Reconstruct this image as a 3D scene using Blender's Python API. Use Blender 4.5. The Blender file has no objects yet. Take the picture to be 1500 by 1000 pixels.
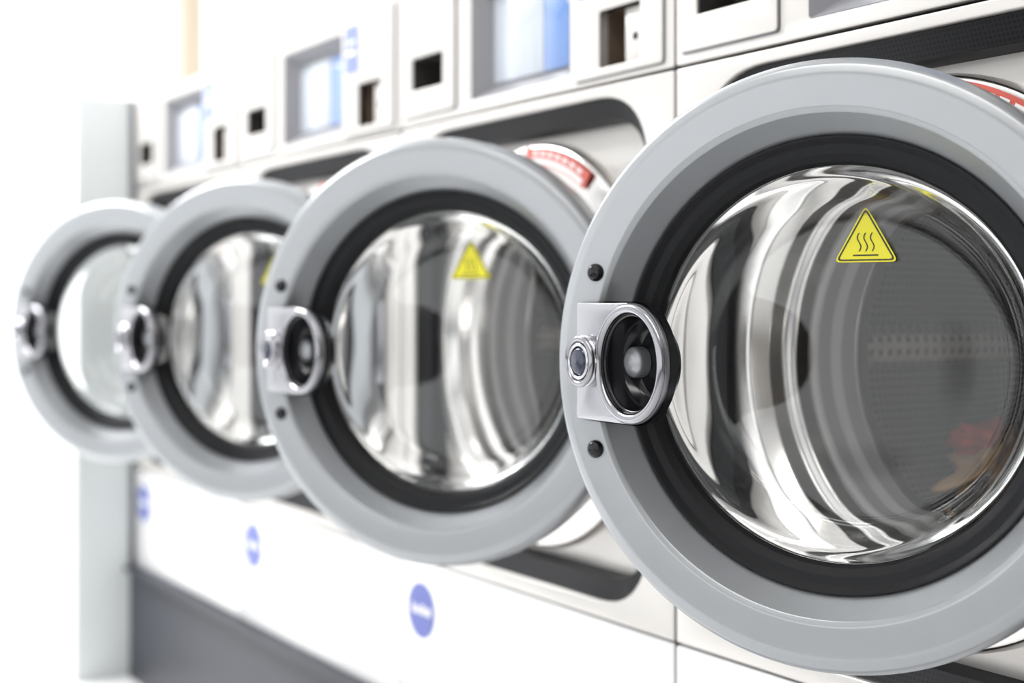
import bpy, bmesh, math
from mathutils import Vector, Matrix
from math import sin, cos, pi, radians, atan, sqrt

scene = bpy.context.scene
P = 0.705; EYE = 0.91; WALLD = 1.053; F = 2083.0
TH = atan(1293/F)
RH = 0.29; DC = EYE-0.057
R = 0.2815
DN = 0.012   # door front stands proud of the hinge plane

# ------------------------------------------------------------- materials
def mat(name, col, rough=0.4, metal=0.0, emit=None, es=1.0, coat=0.0, noise=0.0, nscale=(8,8,8), ior=None):
    m = bpy.data.materials.new(name); m.use_nodes = True
    nt = m.node_tree; b = nt.nodes['Principled BSDF']
    b.inputs['Base Color'].default_value = (*col, 1)
    b.inputs['Roughness'].default_value = rough
    b.inputs['Metallic'].default_value = metal
    b.inputs['Coat Weight'].default_value = coat
    if ior: b.inputs['IOR'].default_value = ior
    if emit:
        b.inputs['Emission Color'].default_value = (*emit, 1)
        b.inputs['Emission Strength'].default_value = es
    if noise > 0:
        tc = nt.nodes.new('ShaderNodeTexCoord'); mp = nt.nodes.new('ShaderNodeMapping')
        mp.inputs['Scale'].default_value = nscale
        nz = nt.nodes.new('ShaderNodeTexNoise'); nz.inputs['Scale'].default_value = 1.0
        nz.inputs['Detail'].default_value = 4
        mr = nt.nodes.new('ShaderNodeMapRange')
        mr.inputs['To Min'].default_value = max(0.02, rough-noise)
        mr.inputs['To Max'].default_value = rough+noise
        nt.links.new(tc.outputs['Object'], mp.inputs['Vector'])
        nt.links.new(mp.outputs['Vector'], nz.inputs['Vector'])
        nt.links.new(nz.outputs['Fac'], mr.inputs['Value'])
        nt.links.new(mr.outputs['Result'], b.inputs['Roughness'])
    return m

def dots_mat(name, base, dot, pitch, rad, rough, metal, ior=1.45):
    m = mat(name, base, rough, metal, ior=ior)
    nt = m.node_tree; b = nt.nodes['Principled BSDF']
    uv = nt.nodes.new('ShaderNodeUVMap'); uv.uv_map = 'UVMap'
    sc = nt.nodes.new('ShaderNodeVectorMath'); sc.operation = 'SCALE'; sc.inputs['Scale'].default_value = 1/pitch
    fr = nt.nodes.new('ShaderNodeVectorMath'); fr.operation = 'FRACTION'
    sb = nt.nodes.new('ShaderNodeVectorMath'); sb.operation = 'SUBTRACT'; sb.inputs[1].default_value = (.5, .5, 0)
    ln = nt.nodes.new('ShaderNodeVectorMath'); ln.operation = 'LENGTH'
    lt = nt.nodes.new('ShaderNodeMath'); lt.operation = 'LESS_THAN'; lt.inputs[1].default_value = rad
    mx = nt.nodes.new('ShaderNodeMixRGB'); mx.inputs[1].default_value = (*base, 1); mx.inputs[2].default_value = (*dot, 1)
    L = nt.links
    L.new(uv.outputs['UV'], sc.inputs[0]); L.new(sc.outputs[0], fr.inputs[0]); L.new(fr.outputs[0], sb.inputs[0])
    L.new(sb.outputs[0], ln.inputs[0]); L.new(ln.outputs['Value'], lt.inputs[0]); L.new(lt.outputs[0], mx.inputs[0])
    L.new(mx.outputs[0], b.inputs['Base Color'])
    return m

M_ring = mat('silver_paint', (.365, .38, .395), .31, .55, noise=.04, nscale=(30, 30, 30))
M_rub = mat('black_rubber', (.011, .0115, .013), .5, ior=1.3)
M_blk = mat('black_gloss_plastic', (.008, .008, .010), .15, ior=1.4)
M_chr = mat('chrome', (.50, .50, .52), .12, 1.0)
M_chr3 = mat('dark_chrome', (.30, .30, .32), .16, 1.0)
M_chr2 = mat('satin_chrome', (.34, .34, .36), .24, 1.0, noise=.05, nscale=(5, 5, 300))
M_steel = mat('brushed_steel_front', (.60, .58, .555), .34, .4, noise=.06, nscale=(4, 4, 200))
M_collar = mat('polished_steel', (.70, .68, .66), .2, 1.0)
M_white = mat('white_enamel', (.78, .78, .785), .25, .0, coat=.3)
M_dark = mat('dark_gap', (.015, .015, .016), .6, ior=1.2)
M_recess = dots_mat('dark_vent_band', (.014, .0145, .017), (.004, .004, .004), .005, .33, .45, .0, 1.3)
M_trough = mat('dark_grey_plastic', (.13, .135, .15), .35)
M_slot = mat('slot_dark', (.035, .032, .03), .5)
M_gask = mat('grey_gasket', (.26, .255, .25), .4)
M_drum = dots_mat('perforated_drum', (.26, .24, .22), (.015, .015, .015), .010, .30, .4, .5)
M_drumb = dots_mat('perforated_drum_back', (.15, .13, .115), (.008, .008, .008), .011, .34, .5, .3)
M_lift = dots_mat('drum_lifter_steel', (.68, .61, .52), (.05, .05, .05), .016, .27, .35, .2)
M_bz = mat('grey_bezel', (.28, .28, .30), .35)
M_scrw = mat('screen_white', (.50, .54, .60), .2, coat=.5)
M_scrb = mat('screen_blue', (.11, .22, .50), .2, coat=.5)
M_brown = mat('brown_slot', (.12, .085, .06), .5)
M_blue = mat('logo_blue', (.07, .10, .38), .35)
M_lil = mat('price_label_blue', (.17, .22, .55), .4)
M_red = mat('label_red', (.62, .10, .07), .4)
M_lab = mat('label_white', (.85, .85, .85), .4)
M_yel = mat('sticker_yellow', (.90, .82, .03), .4)
M_sblk = mat('sticker_black', (.02, .02, .01), .4)
M_plinth = mat('plinth_grey', (.035, .038, .048), .45, ior=1.3)
M_lock = mat('lock_face', (.03, .034, .06), .12, .3)
M_lever = mat('lever_grey', (.35, .36, .38), .3, .4)
M_clr = mat('cloth_red', (.60, .07, .04), .8)
M_clb = mat('cloth_tan', (.42, .26, .13), .8)

M_glass = bpy.data.materials.new('door_glass'); M_glass.use_nodes = True
nt = M_glass.node_tree; nt.nodes.clear()
o = nt.nodes.new('ShaderNodeOutputMaterial'); g = nt.nodes.new('ShaderNodeBsdfGlass')
g.inputs['Roughness'].default_value = 0.0; g.inputs['IOR'].default_value = 1.40
g.inputs['Color'].default_value = (.985, .99, .99, 1)
nt.links.new(g.outputs[0], o.inputs['Surface'])

# ------------------------------------------------------------- helpers
def V(a, b, n): return Vector((-n, a, b))
def VD(a, b, n): return Vector((-n-DN, a, b))

def finish(bm, name, m, smooth=True, ang=35, recalc=True):
    if recalc: bmesh.ops.recalc_face_normals(bm, faces=bm.faces)
    me = bpy.data.meshes.new(name); bm.to_mesh(me); bm.free()
    me.materials.append(m)
    if smooth:
        me.shade_smooth(); me.set_sharp_from_angle(angle=radians(ang))
    return me

def fillet(pts, r, closed=True, seg=5):
    n = len(pts); out = []
    for i, p in enumerate(pts):
        p = Vector(p)
        if not closed and i in (0, n-1): out.append(tuple(p)); continue
        a = Vector(pts[i-1]); c = Vector(pts[(i+1) % n])
        rr = r[i] if isinstance(r, (list, tuple)) else r
        da = (a-p); dc = (c-p)
        la, lc = da.length, dc.length
        da.normalize(); dc.normalize()
        an = da.angle(dc)
        if rr <= 0 or an > pi-.05: out.append(tuple(p)); continue
        d = min(rr/math.tan(an/2), la*.48, lc*.48)
        s = p+da*d; e = p+dc*d
        for k in range(seg+1):
            t = k/seg
            q = s*(1-t)**2 + p*2*t*(1-t) + e*t*t
            out.append(tuple(q))
    return out

def lathe(name, prof, c, m, seg=128, closed=False, fr=V, a0=0, a1=2*pi, ang=35):
    bm = bmesh.new(); uvl = bm.loops.layers.uv.new('UVMap')
    full = abs(a1-a0-2*pi) < 1e-6
    ns = seg if full else seg+1
    rings = []; rm = max(p[0] for p in prof)
    for (r, n) in prof:
        r = max(r, 1e-4)
        rings.append([bm.verts.new(fr(c[0]+r*cos(a0+(a1-a0)*k/seg), c[1]+r*sin(a0+(a1-a0)*k/seg), n)) for k in range(ns)])
    cum = [0]
    for i in range(1, len(prof)):
        cum.append(cum[-1]+sqrt((prof[i][0]-prof[i-1][0])**2+(prof[i][1]-prof[i-1][1])**2))
    cnt = len(prof) if closed else len(prof)-1
    for i in range(cnt):
        j = (i+1) % len(prof)
        for k in range(seg):
            k2 = (k+1) % ns
            try: f = bm.faces.new((rings[i][k], rings[i][k2], rings[j][k2], rings[j][k]))
            except ValueError: continue
            us = [k, k+1, k+1, k]; vs = [cum[i], cum[i], cum[j] if j else cum[i], cum[j] if j else cum[i]]
            for l, u, v in zip(f.loops, us, vs): l[uvl].uv = (u/seg*(a1-a0)*rm, v)
    return finish(bm, name, m, ang=ang)

def disc(name, r, c, n, m, seg=96):
    bm = bmesh.new(); uvl = bm.loops.layers.uv.new('UVMap')
    pts = circ(c[0], c[1], r, seg)
    f = bm.faces.new([bm.verts.new(V(x, y, n)) for x, y in pts])
    for l, (x, y) in zip(f.loops, pts): l[uvl].uv = (x, y)
    return finish(bm, name, m, smooth=False)

def torus(name, c, Rr, r, n, m, fr=V, seg=96, ms=14, flat=1.0):
    prof = [(Rr+r*cos(2*pi*k/ms), n+flat*r*sin(2*pi*k/ms)) for k in range(ms)]
    return lathe(name, prof, c, m, seg=seg, closed=True, fr=fr, ang=60)

def loft(name, loops, m, closed=True, cap=False, ang=35):
    bm = bmesh.new(); uvl = bm.loops.layers.uv.new('UVMap')
    vv = [[bm.verts.new(p) for p in lp] for lp in loops]
    n = len(loops[0]); cum = 0; prev = 0
    for i in range(len(loops)-1):
        w = (loops[i+1][0]-loops[i][0]).length
        u = 0
        for k in range(n if closed else n-1):
            k2 = (k+1) % n
            du = (loops[i][k2]-loops[i][k]).length
            f = bm.faces.new((vv[i][k], vv[i][k2], vv[i+1][k2], vv[i+1][k]))
            for l, uv in zip(f.loops, [(u, cum), (u+du, cum), (u+du, cum+w), (u, cum+w)]): l[uvl].uv = uv
            u += du
        cum += w
    if cap: bm.faces.new(vv[-1])
    return finish(bm, name, m, ang=ang)

def plate(name, loops, n0, n1, m, bev=0.0, fr=V):
    """flat plate with holes; loops of 2D pts; occupies n0..n1"""
    cu = bpy.data.curves.new('tmp', 'CURVE'); cu.dimensions = '2D'; cu.fill_mode = 'BOTH'
    for lp in loops:
        s = cu.splines.new('POLY'); s.points.add(len(lp)-1)
        for i, p in enumerate(lp): s.points[i].co = (p[0], p[1], 0, 1)
        s.use_cyclic_u = True
    t = abs(n1-n0)/2
    cu.extrude = max(t-bev, 0); cu.bevel_depth = bev; cu.bevel_resolution = 2; cu.offset = -bev if bev else 0
    ob = bpy.data.objects.new('tmp', cu); scene.collection.objects.link(ob)
    bpy.context.view_layer.update()
    me = bpy.data.meshes.new_from_object(ob.evaluated_get(bpy.context.evaluated_depsgraph_get()))
    bpy.data.objects.remove(ob)
    bm = bmesh.new(); bm.from_mesh(me)
    bmesh.ops.remove_doubles(bm, verts=bm.verts, dist=1e-6)
    mid = (n0+n1)/2
    for v in bm.verts: v.co = fr(v.co.x, v.co.y, mid+v.co.z)
    return finish(bm, name, m, ang=30)

def box(name, a0, a1, b0, b1, n0, n1, m, bev=0.002, fr=V):
    bm = bmesh.new()
    bmesh.ops.create_cube(bm, size=1)
    for v in bm.verts:
        v.co = fr(a0+(v.co.x+.5)*(a1-a0), b0+(v.co.y+.5)*(b1-b0), n0+(v.co.z+.5)*(n1-n0))
    if bev > 0: bmesh.ops.bevel(bm, geom=bm.edges[:], offset=bev, segments=2, affect='EDGES', profile=.5)
    return finish(bm, name, m, ang=30)

def rect(a0, a1, b0, b1, r=0.0, seg=6):
    pts = [(a0, b0), (a1, b0), (a1, b1), (a0, b1)]
    return fillet(pts, r, True, seg) if r > 0 else pts

def circ(ca, cb, r, n=96):
    return [(ca+r*cos(2*pi*k/n), cb+r*sin(2*pi*k/n)) for k in range(n)]

# ------------------------------------------------------------- machine body parts
parts = []
def A(me): parts.append(me)
CA = .36
Z0, Z1, Z2, Z3 = .275, .509, 1.190, 1.41
G = .0022
A(plate('lower_panel', [rect(G, P-G, Z0, Z1-.0015, .004)], -.02, 0, M_white, .0015))
rl = dict(a0=.052, a1=P-.045, b0=EYE-.378, b1=EYE+.264)
A(plate('front_panel', [rect(G, P-G, Z1+.0015, Z2-.002, .004), rect(rl['a0'], rl['a1'], rl['b0'], rl['b1'], .11, 12)], -.012, 0, M_steel, .002))
def rr_loop(ins, n, r):
    base = rect(rl['a0']+ins, rl['a1']-ins, rl['b0']+ins, rl['b1']-ins, r, 14)
    out = []
    for i in range(len(base)):
        p = Vector(base[i]); q = Vector(base[(i+1) % len(base)])
        k = 8 if (i % 15 == 14) else 1
        for j in range(k): out.append(V(*(p+(q-p)*j/k), n))
    return out
A(loft('recess_band', [rr_loop(-.001, -.004, .11), rr_loop(.001, -.008, .109), rr_loop(.026, -.020, .085), rr_loop(.030, -.045, .08)], M_recess))
A(plate('recess_back_plate', [rect(rl['a0']+.02, rl['a1']-.02, rl['b0']+.02, rl['b1']-.02, .09, 10), circ(CA, DC, .235)], -.05, -.044, M_steel, .001))
prof = fillet([(.285, -.046), (.281, -.028), (.240, -.022), (.226, -.040), (.222, -.060), (.210, -.064), (.207, -.085), (.205, -.095)], .006, False, 5)
A(lathe('porthole_collar', prof, (CA, DC), M_collar))
prof = fillet([(.210, -.088), (.2035, -.084), (.199, -.09), (.202, -.112), (.195, -.122), (.198, -.15)], .006, False, 5)
A(lathe('door_gasket', prof, (CA, DC), M_gask))
A(lathe('drum_lip', fillet([(.285, -.165), (.225, -.15), (.200, -.142), (.196, -.150), (.198, -.168)], .010, False, 5), (CA, DC), M_collar))
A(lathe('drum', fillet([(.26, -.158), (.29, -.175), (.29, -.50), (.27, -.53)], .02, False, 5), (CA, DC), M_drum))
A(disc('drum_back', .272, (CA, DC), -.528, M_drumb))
for k in range(3):
    an = radians(1+120*k)
    def fr(a, b, n, an=an): # a tangential, b radial, n
        return V(CA+b*cos(an)-a*sin(an), DC+b*sin(an)+a*cos(an), n)
    lo = [[fr(x, y, nn) for x, y in [(-.026, .289), (-.016, .245), (0, .242), (.016, .245), (.026, .289)]] for nn in (-.18, -.52)]
    A(loft('drum_lifter', lo, M_lift, closed=False))
A(lathe('tub_shell', [(.31, -.13), (.31, -.56), (0, -.56)], (CA, DC), M_dark, seg=48))
def arc_lab(name, r0, r1, ac, hw, n, m):
    return lathe(name, [(r0, n), (r1, n)], (CA, DC), m, seg=24, a0=radians(ac-hw), a1=radians(ac+hw))
A(arc_lab('warning_label_red', .252, .277, 107, 17, -.0205, M_red))
A(arc_lab('warning_label_white', .254, .262, 107, 15, -.0200, M_lab))
for k in range(7):
    A(arc_lab('warning_label_text', .266, .272, 95+k*4.0, 1.3, -.0200, M_lab))
coin = (.064, .150, 1.210, 1.283); ret = (.56, .660, 1.245, 1.296); disp = (.222, .480, 1.210, 1.380)
A(plate('control_panel', [rect(G, P-G, Z2+.002, Z3, .004), rect(*coin), rect(*ret), rect(*disp, .006)], -.012, 0, M_steel, .0015))
A(plate('coin_module', [rect(.020, .205, 1.200, 1.400, .006), rect(*coin, .003)], .0002, .004, M_steel, .001))
A(plate('return_module', [rect(.525, .690, 1.205, 1.398, .006), rect(*ret, .003)], .0002, .004, M_steel, .001))
A(plate('module_shadow_gap', [rect(.018, .207, 1.198, 1.402, .006), rect(*coin, .003)], .0, .0006, M_trough))
A(plate('module_shadow_gap', [rect(.523, .692, 1.203, 1.400, .006), rect(*ret, .003)], .0, .0006, M_trough))
def recess(nm, r, d, m, ins=0.0):
    a0, a1, b0, b1 = r
    l0 = [V(x, y, 0) for x, y in [(a0, b0), (a1, b0), (a1, b1), (a0, b1)]]
    l1 = [V(x, y, -d) for x, y in [(a0+ins, b0+ins), (a1-ins, b0+ins), (a1-ins, b1-ins), (a0+ins, b1-ins)]]
    A(loft(nm, [l0, l1], m, cap=True, ang=20))
recess('coin_slot_recess', coin, .045, M_brown)
recess('coin_return_recess', ret, .05, M_slot, .004)
A(box('coin_chute', coin[0]+.002, coin[0]+.044, coin[2]+.002, coin[3]-.002, -.044, -.006, M_steel, .002))
A(lathe('coin_keyhole', [(.005, -.0055), (0, -.0053)], (coin[0]+.022, 1.243), M_dark, seg=20))
recess('display_bezel', disp, .028, M_bz, .02)
A(box('display_screen', .322, .455, 1.233, 1.357, -.03, -.024, M_scrw, .001))
A(box('display_label', .245, .320, 1.233, 1.357, -.03, -.024, M_scrb, .001))
A(lathe('display_arc', [(.052, -.0235), (.056, -.0235)], (.30, 1.285), M_scrw, seg=32, a0=radians(75), a1=radians(200)))
A(plate('price_label', [rect(.150, .198, 1.305, 1.385, .003)], .004, .005, M_lil))
A(box('price_label_text', .158, .19, 1.335, 1.343, .005, .0056, M_lab, 0))
A(box('price_label_text', .158, .185, 1.355, 1.360, .005, .0056, M_lab, 0))
A(box('case_side', 0.0, .002, Z0, Z3, -.72, -.013, M_white, 0))
A(box('case_side', P-.002, P, Z0, Z3, -.72, -.013, M_white, 0))
A(box('case_top', 0.001, P-.001, Z3-.012, Z3, -.72, -.012, M_white, .001))
A(box('case_back', 0.001, P-.001, Z0, Z3, -.725, -.72, M_white, 0))
A(box('case_bottom', 0.001, P-.001, Z0, Z0+.01, -.72, -.021, M_dark, 0))
A(box('gap_backing', .002, P-.002, Z1-.01, Z1+.01, -.03, -.021, M_dark, 0))
A(box('gap_backing', .002, P-.002, Z2-.01, Z2+.008, -.03, -.0125, M_dark, 0))
A(box('seam_gasket', -.003, .003, Z0, Z3, -.03, -.003, M_dark, 0))
A(lathe('logo_disc', [(.043, .0), (.043, .0012), (0, .0012)], (.635, .432), M_blue, seg=48))
for i, (dx, w, h) in enumerate([(-.028, .008, .014), (-.017, .007, .011), (-.006, .008, .016), (.006, .006, .011), (.016, .008, .012), (.026, .005, .016)]):
    A(box('logo_text', .635+dx-w/2, .635+dx+w/2, .426, .426+h, .0012, .0018, M_lab, 0))
A(box('hinge_block', .058, .085, DC-.11, DC+.11, -.045, -.006, M_chr2, .004))

# ------------------------------------------------------------- door parts
dparts = []
def D(me): dparts.append(me)
C = (RH, DC)
ringp = [(.207, -.055), (R-.012, -.055), (R, -.046), (R, -.012), (R-.006, -.0025), (R-.016, .001), (.236, .0), (.231, -.003), (.2135, -.034), (.207, -.036)]
rr = [0, .004, .006, .010, .008, .014, .006, .004, .002, 0]
D(lathe('door_ring', fillet(ringp, rr, True, 6), C, M_ring, seg=192, closed=True, ang=50, fr=VD))
D(lathe('door_seal', fillet([(.2134, -.030), (.2110, -.030), (.2055, -.036), (.197, -.037), (.190, -.043), (.1868, -.050), (.1868, -.060), (.2134, -.060)], .0025, True, 4), C, M_rub, seg=192, closed=True, ang=40, fr=VD))
def bsp(cp, sub=8):
    """uniform cubic B-spline through end points"""
    cp = [cp[0]]*2+list(cp)+[cp[-1]]*2
    out = []
    for i in range(len(cp)-3):
        p0, p1, p2, p3 = cp[i:i+4]
        for k in range(sub):
            t = k/sub
            w = ((1-t)**3/6, (3*t**3-6*t*t+4)/6, (-3*t**3+3*t*t+3*t+1)/6, t**3/6)
            out.append(tuple(sum(wj*pj[j] for wj, pj in zip(w, (p0, p1, p2, p3))) for j in (0, 1)))
    out.append(tuple(cp[-1]))
    return out
inner = bsp([(.1866, -.049), (.181, -.0490), (.175, -.052), (.171, -.064), (.167, -.080), (.160, -.096), (.148, -.104), (.12, -.106), (.07, -.1065), (0, -.1065)])
outer = bsp([(0, -.1120), (.07, -.112), (.12, -.1118), (.151, -.110), (.166, -.100), (.1735, -.082), (.178, -.066), (.1835, -.060), (.1866, -.058)])
D(lathe('door_glass_bowl', inner+outer, C, M_glass, seg=256, closed=True, ang=80, fr=VD))
D(lathe('glass_clamp_ring', fillet([(.2134, -.055), (.188, -.056), (.1875, -.062), (.205, -.068), (.240, -.0555)], .003, False, 3), C, M_ring, seg=128, fr=VD))
for s in (-1, 1):
    D(lathe('screw_cap', fillet([(.0090, -.001), (.0090, .002), (.006, .0055), (0, .0065)], .003, False, 4), (RH+.232, DC+s*.088), M_blk, seg=32, ang=70, fr=VD))
D(box('hinge_arm', -.004, .03, DC-.07, DC+.07, -.040, -.018, M_chr2, .004, fr=VD))
sc = (RH-.009, DC+.1155); n0 = -.1035
def tri(s, r):
    h = s*sqrt(3)/2
    return fillet([(sc[0]-s/2, sc[1]-h/3), (sc[0]+s/2, sc[1]-h/3), (sc[0], sc[1]+2*h/3)], r, True, 5)
D(plate('sticker_yellow', [tri(.064, .004)], n0-.0006, n0, M_yel, fr=VD))
D(plate('sticker_border', [tri(.059, .003), tri(.054, .002)], n0, n0+.0004, M_sblk, fr=VD))
D(box('sticker_bar', sc[0]-.0125, sc[0]+.0125, sc[1]-.0125, sc[1]-.011, n0, n0+.0004, M_sblk, 0, fr=VD))
for i in (-1, 0, 1):
    pl = []
    for k in range(13):
        t = k/12; pl.append((sc[0]+i*.0065-.0018*sin(t*2*pi), sc[1]-.008+.018*t))
    lp = [(x-.0006, y) for x, y in pl]+[(x+.0006, y) for x, y in reversed(pl)]
    D(plate('sticker_wave', [lp], n0, n0+.0004, M_sblk, fr=VD))
# handle frame (tilted latch)
BE = radians(27); L0 = .250
def H(T, b, N):
    l = L0-T*cos(BE)+N*sin(BE); n = .004+T*sin(BE)+N*cos(BE)
    return VD(RH+l, DC+b, n)
TC = .093; hr = .0575
arc = [(TC+hr*sin(t), hr*cos(t)) for t in [pi*k/32 for k in range(33)]]
outl = [(.002, -hr), (0, -hr+.002), (0, hr-.002), (.002, hr)]+arc
D(plate('handle_plate', [outl, circ(TC, 0, .0475, 80)], -.004, .002, M_chr2, .001, fr=H))
D(torus('grip_ring', (TC, 0), .0522, .0052, .0020, M_chr3, fr=H, flat=1.0))
D(torus('grip_ring_inner', (TC, 0), .0465, .0022, -.002, M_blk, fr=H))
o2 = [(TC+(x-TC)*1.02-.0012, y*1.03) for x, y in outl]
top = [H(x, y, -.004) for x, y in o2]
top1 = [H(x, y, -.012) for x, y in o2]
bot = [VD(RH+L0-max(x, 0)*.66+.001, DC+y*.93, -.012) for x, y in o2]
mid = [p.lerp(q, .55) for p, q in zip(top1, bot)]
D(loft('handle_housing', [top, top1, mid, bot], M_blk, ang=40))
D(lathe('handle_cup', fillet([(.0475, 0), (.045, -.02), (.036, -.033), (0, -.036)], .010, False, 4), (TC, 0), M_blk, seg=64, fr=H))
D(lathe('handle_lever', fillet([(.015, -.034), (.015, -.022), (.008, -.018), (0, -.017)], .005, False, 4), (TC-.030, 0), M_lever, seg=40, fr=H, ang=70))
LC = .018
D(lathe('lock_body', fillet([(.0255, -.012), (.0255, .006), (.022, .010), (.019, .010)], .002, False, 4), (LC, 0), M_chr, seg=64, fr=H))
D(torus('lock_ring', (LC, 0), .0225, .0032, .010, M_chr3, fr=H))
D(torus('lock_inner_ring', (LC, 0), .0165, .0018, .011, M_chr, fr=H))
D(lathe('lock_face', fillet([(.020, .009), (.015, .009), (.012, .013), (0, .014)], .003, False, 4), (LC, 0), M_lock, seg=64, fr=H, ang=70))

# ------------------------------------------------------------- assemble machines
T988 = 1.330
def link(name, data, parent=None):
    ob = bpy.data.objects.new(name, data); scene.collection.objects.link(ob)
    if parent: ob.parent = parent
    return ob
import random
random.seed(4)
def cloth(name, a, b, n, sx, sy, sz, m):
    bm = bmesh.new(); bmesh.ops.create_icosphere(bm, subdivisions=4, radius=1)
    ph = [random.uniform(0, 6) for _ in range(8)]
    for v in bm.verts:
        c = v.co.copy()
        f = 1+.16*sin(5*c.x+ph[0]+2*sin(3*c.y+ph[1]))+.14*sin(7*c.y+ph[2]+2*sin(4*c.z+ph[3]))+.10*sin(11*c.z+ph[4]+3*c.x)
        v.co = V(a+c.x*sx*f, b+c.y*sy*f, n+c.z*sz*f)
    return finish(bm, name, m, ang=180)
alphas = {-2: (27, 0), -1: (25.2, .001), 0: (32.3, -.005), 1: (31.4, -.004), 2: (35.2, -.001)}
for k, (al, dz) in alphas.items():
    e = link('washing_machine', None); e.location = (0, T988+k*P, 0)
    for me in parts: link(me.name.split('.')[0], me, e)
    if k == -1:
        link('laundry_red', cloth('laundry_red', CA+.19, DC-.115, -.37, .035, .026, .06, M_clr), e)
        link('laundry_tan', cloth('laundry_tan', CA+.155, DC-.165, -.38, .07, .045, .10, M_clb), e)
    h = link('door', None, e); h.location = V(CA-RH, dz, 0); h.rotation_euler = (0, 0, radians(al))
    for me in dparts: link(me.name.split('.')[0], me, h)

YS = T988-2*P; YE = T988+3*P
def wbox(name, x0, x1, y0, y1, z0, z1, m, bev=.0, parent=None):
    me = box(name, y0, y1, z0, z1, -x1, -x0, m, bev)
    return link(name, me, parent)
pe = link('machine_plinth', None)
wbox('plinth_front', -.015, .0, YS, YE, 0, Z0-.012, M_plinth, .002, pe)
wbox('plinth_top_lip', -.03, .72, YS, YE, Z0-.012, Z0-.0005, M_plinth, .002, pe)
ep = link('partition_panel', None)
M_part = mat('partition_grey', (.58, .61, .61), .5)
wbox('panel_face', -.14, .72, YE+.012, YE+.05, 0, 1.413, M_part, .002, ep)
wbox('panel_edge_trim', -.012, .0, YE+.0005, YE+.011, Z0, 1.41, M_trough, .001, ep)

# ------------------------------------------------------------- room
M_wall = mat('wall_paint', (.88, .88, .88), .7, noise=.05)
M_floor = mat('floor_tile', (.80, .80, .80), .25, noise=.08)
M_ceil = mat('ceiling_paint', (.85, .85, .85), .8)
M_frame = mat('window_frame_grey', (.20, .21, .22), .4)
M_wood = mat('ochre_wood', (.38, .32, .25), .5, noise=.1, nscale=(20, 20, 1))
M_near = mat('wall_near_taupe', (.30, .28, .26), .6)
X0, X1, Ya, Yb, ZC = -3.4, .80, -2.6, 7.6, 2.9
wbox('floor', X0, X1, Ya, Yb, -.05, 0, M_floor)
wbox('ceiling', X0, X1, Ya, Yb, ZC, ZC+.05, M_ceil)
wbox('wall_back', X1, X1+.1, Ya, Yb, 0, ZC, M_wall)
wbox('wall_near', X0, X1, Ya-.1, Ya, 0, ZC, M_near)
w = link('window_1', None)
for i in range(8):
    y = Ya+(Yb-Ya)*i/7
    wbox('mullion', X0-.06, X0, y-.07, y+.07, 0, ZC, M_frame, .003, w)
for z0, z1 in ((0, .45), (2.1, 2.18), (ZC-.3, ZC)):
    wbox('rail', X0-.05, X0-.005, Ya, Yb, z0, z1, M_frame, .003, w)
w = link('window_2', None)
for i in range(4):
    x = X0+(X1-X0)*i/3
    wbox('mullion', x-.03, x+.03, Yb, Yb+.06, 0, ZC, M_wall, .003, w)
for z0, z1 in ((0, .1), (ZC-.1, ZC)):
    wbox('rail', X0, X1, Yb+.005, Yb+.055, z0, z1, M_wall, .003, w)
wbox('wooden_post', .56, .64, 4.75, 4.83, 0, ZC, M_wood, .004)

wd = bpy.data.worlds.new('World'); scene.world = wd; wd.use_nodes = True
bg = wd.node_tree.nodes['Background']; bg.inputs['Color'].default_value = (.98, .99, 1, 1); bg.inputs['Strength'].default_value = 2.05

def area(name, loc, rot, sx, sy, pw, col=(1, 1, 1)):
    l = bpy.data.lights.new(name, 'AREA'); l.shape = 'RECTANGLE'; l.size = sx; l.size_y = sy; l.energy = pw; l.color = col
    ob = link(name, l); ob.location = loc; ob.rotation_euler = rot
    return ob
area('ceiling_fill', (-1.1, 4.4, ZC-.03), (0, 0, 0), .5, 2.6, 215)  # added area light that washes out the far machines; no known fixture
area('ceiling_fill', (-1.3, 0.4, ZC-.03), (0, 0, 0), .3, 2.4, 26, (1, .97, .93))

# ------------------------------------------------------------- camera
cam = bpy.data.cameras.new('Camera'); co = link('Camera', cam)
co.location = (-WALLD, 0, EYE); co.rotation_euler = (pi/2, 0, -TH)
cam.lens = 50*F/2083.33; cam.sensor_width = 36; cam.shift_y = -54/1500
cam.dof.use_dof = True; cam.dof.focus_distance = 1.33; cam.dof.aperture_fstop = 2.6
cam.clip_start = .02
scene.camera = co
scene.view_settings.view_transform = 'Standard'
scene.view_settings.look = 'None'
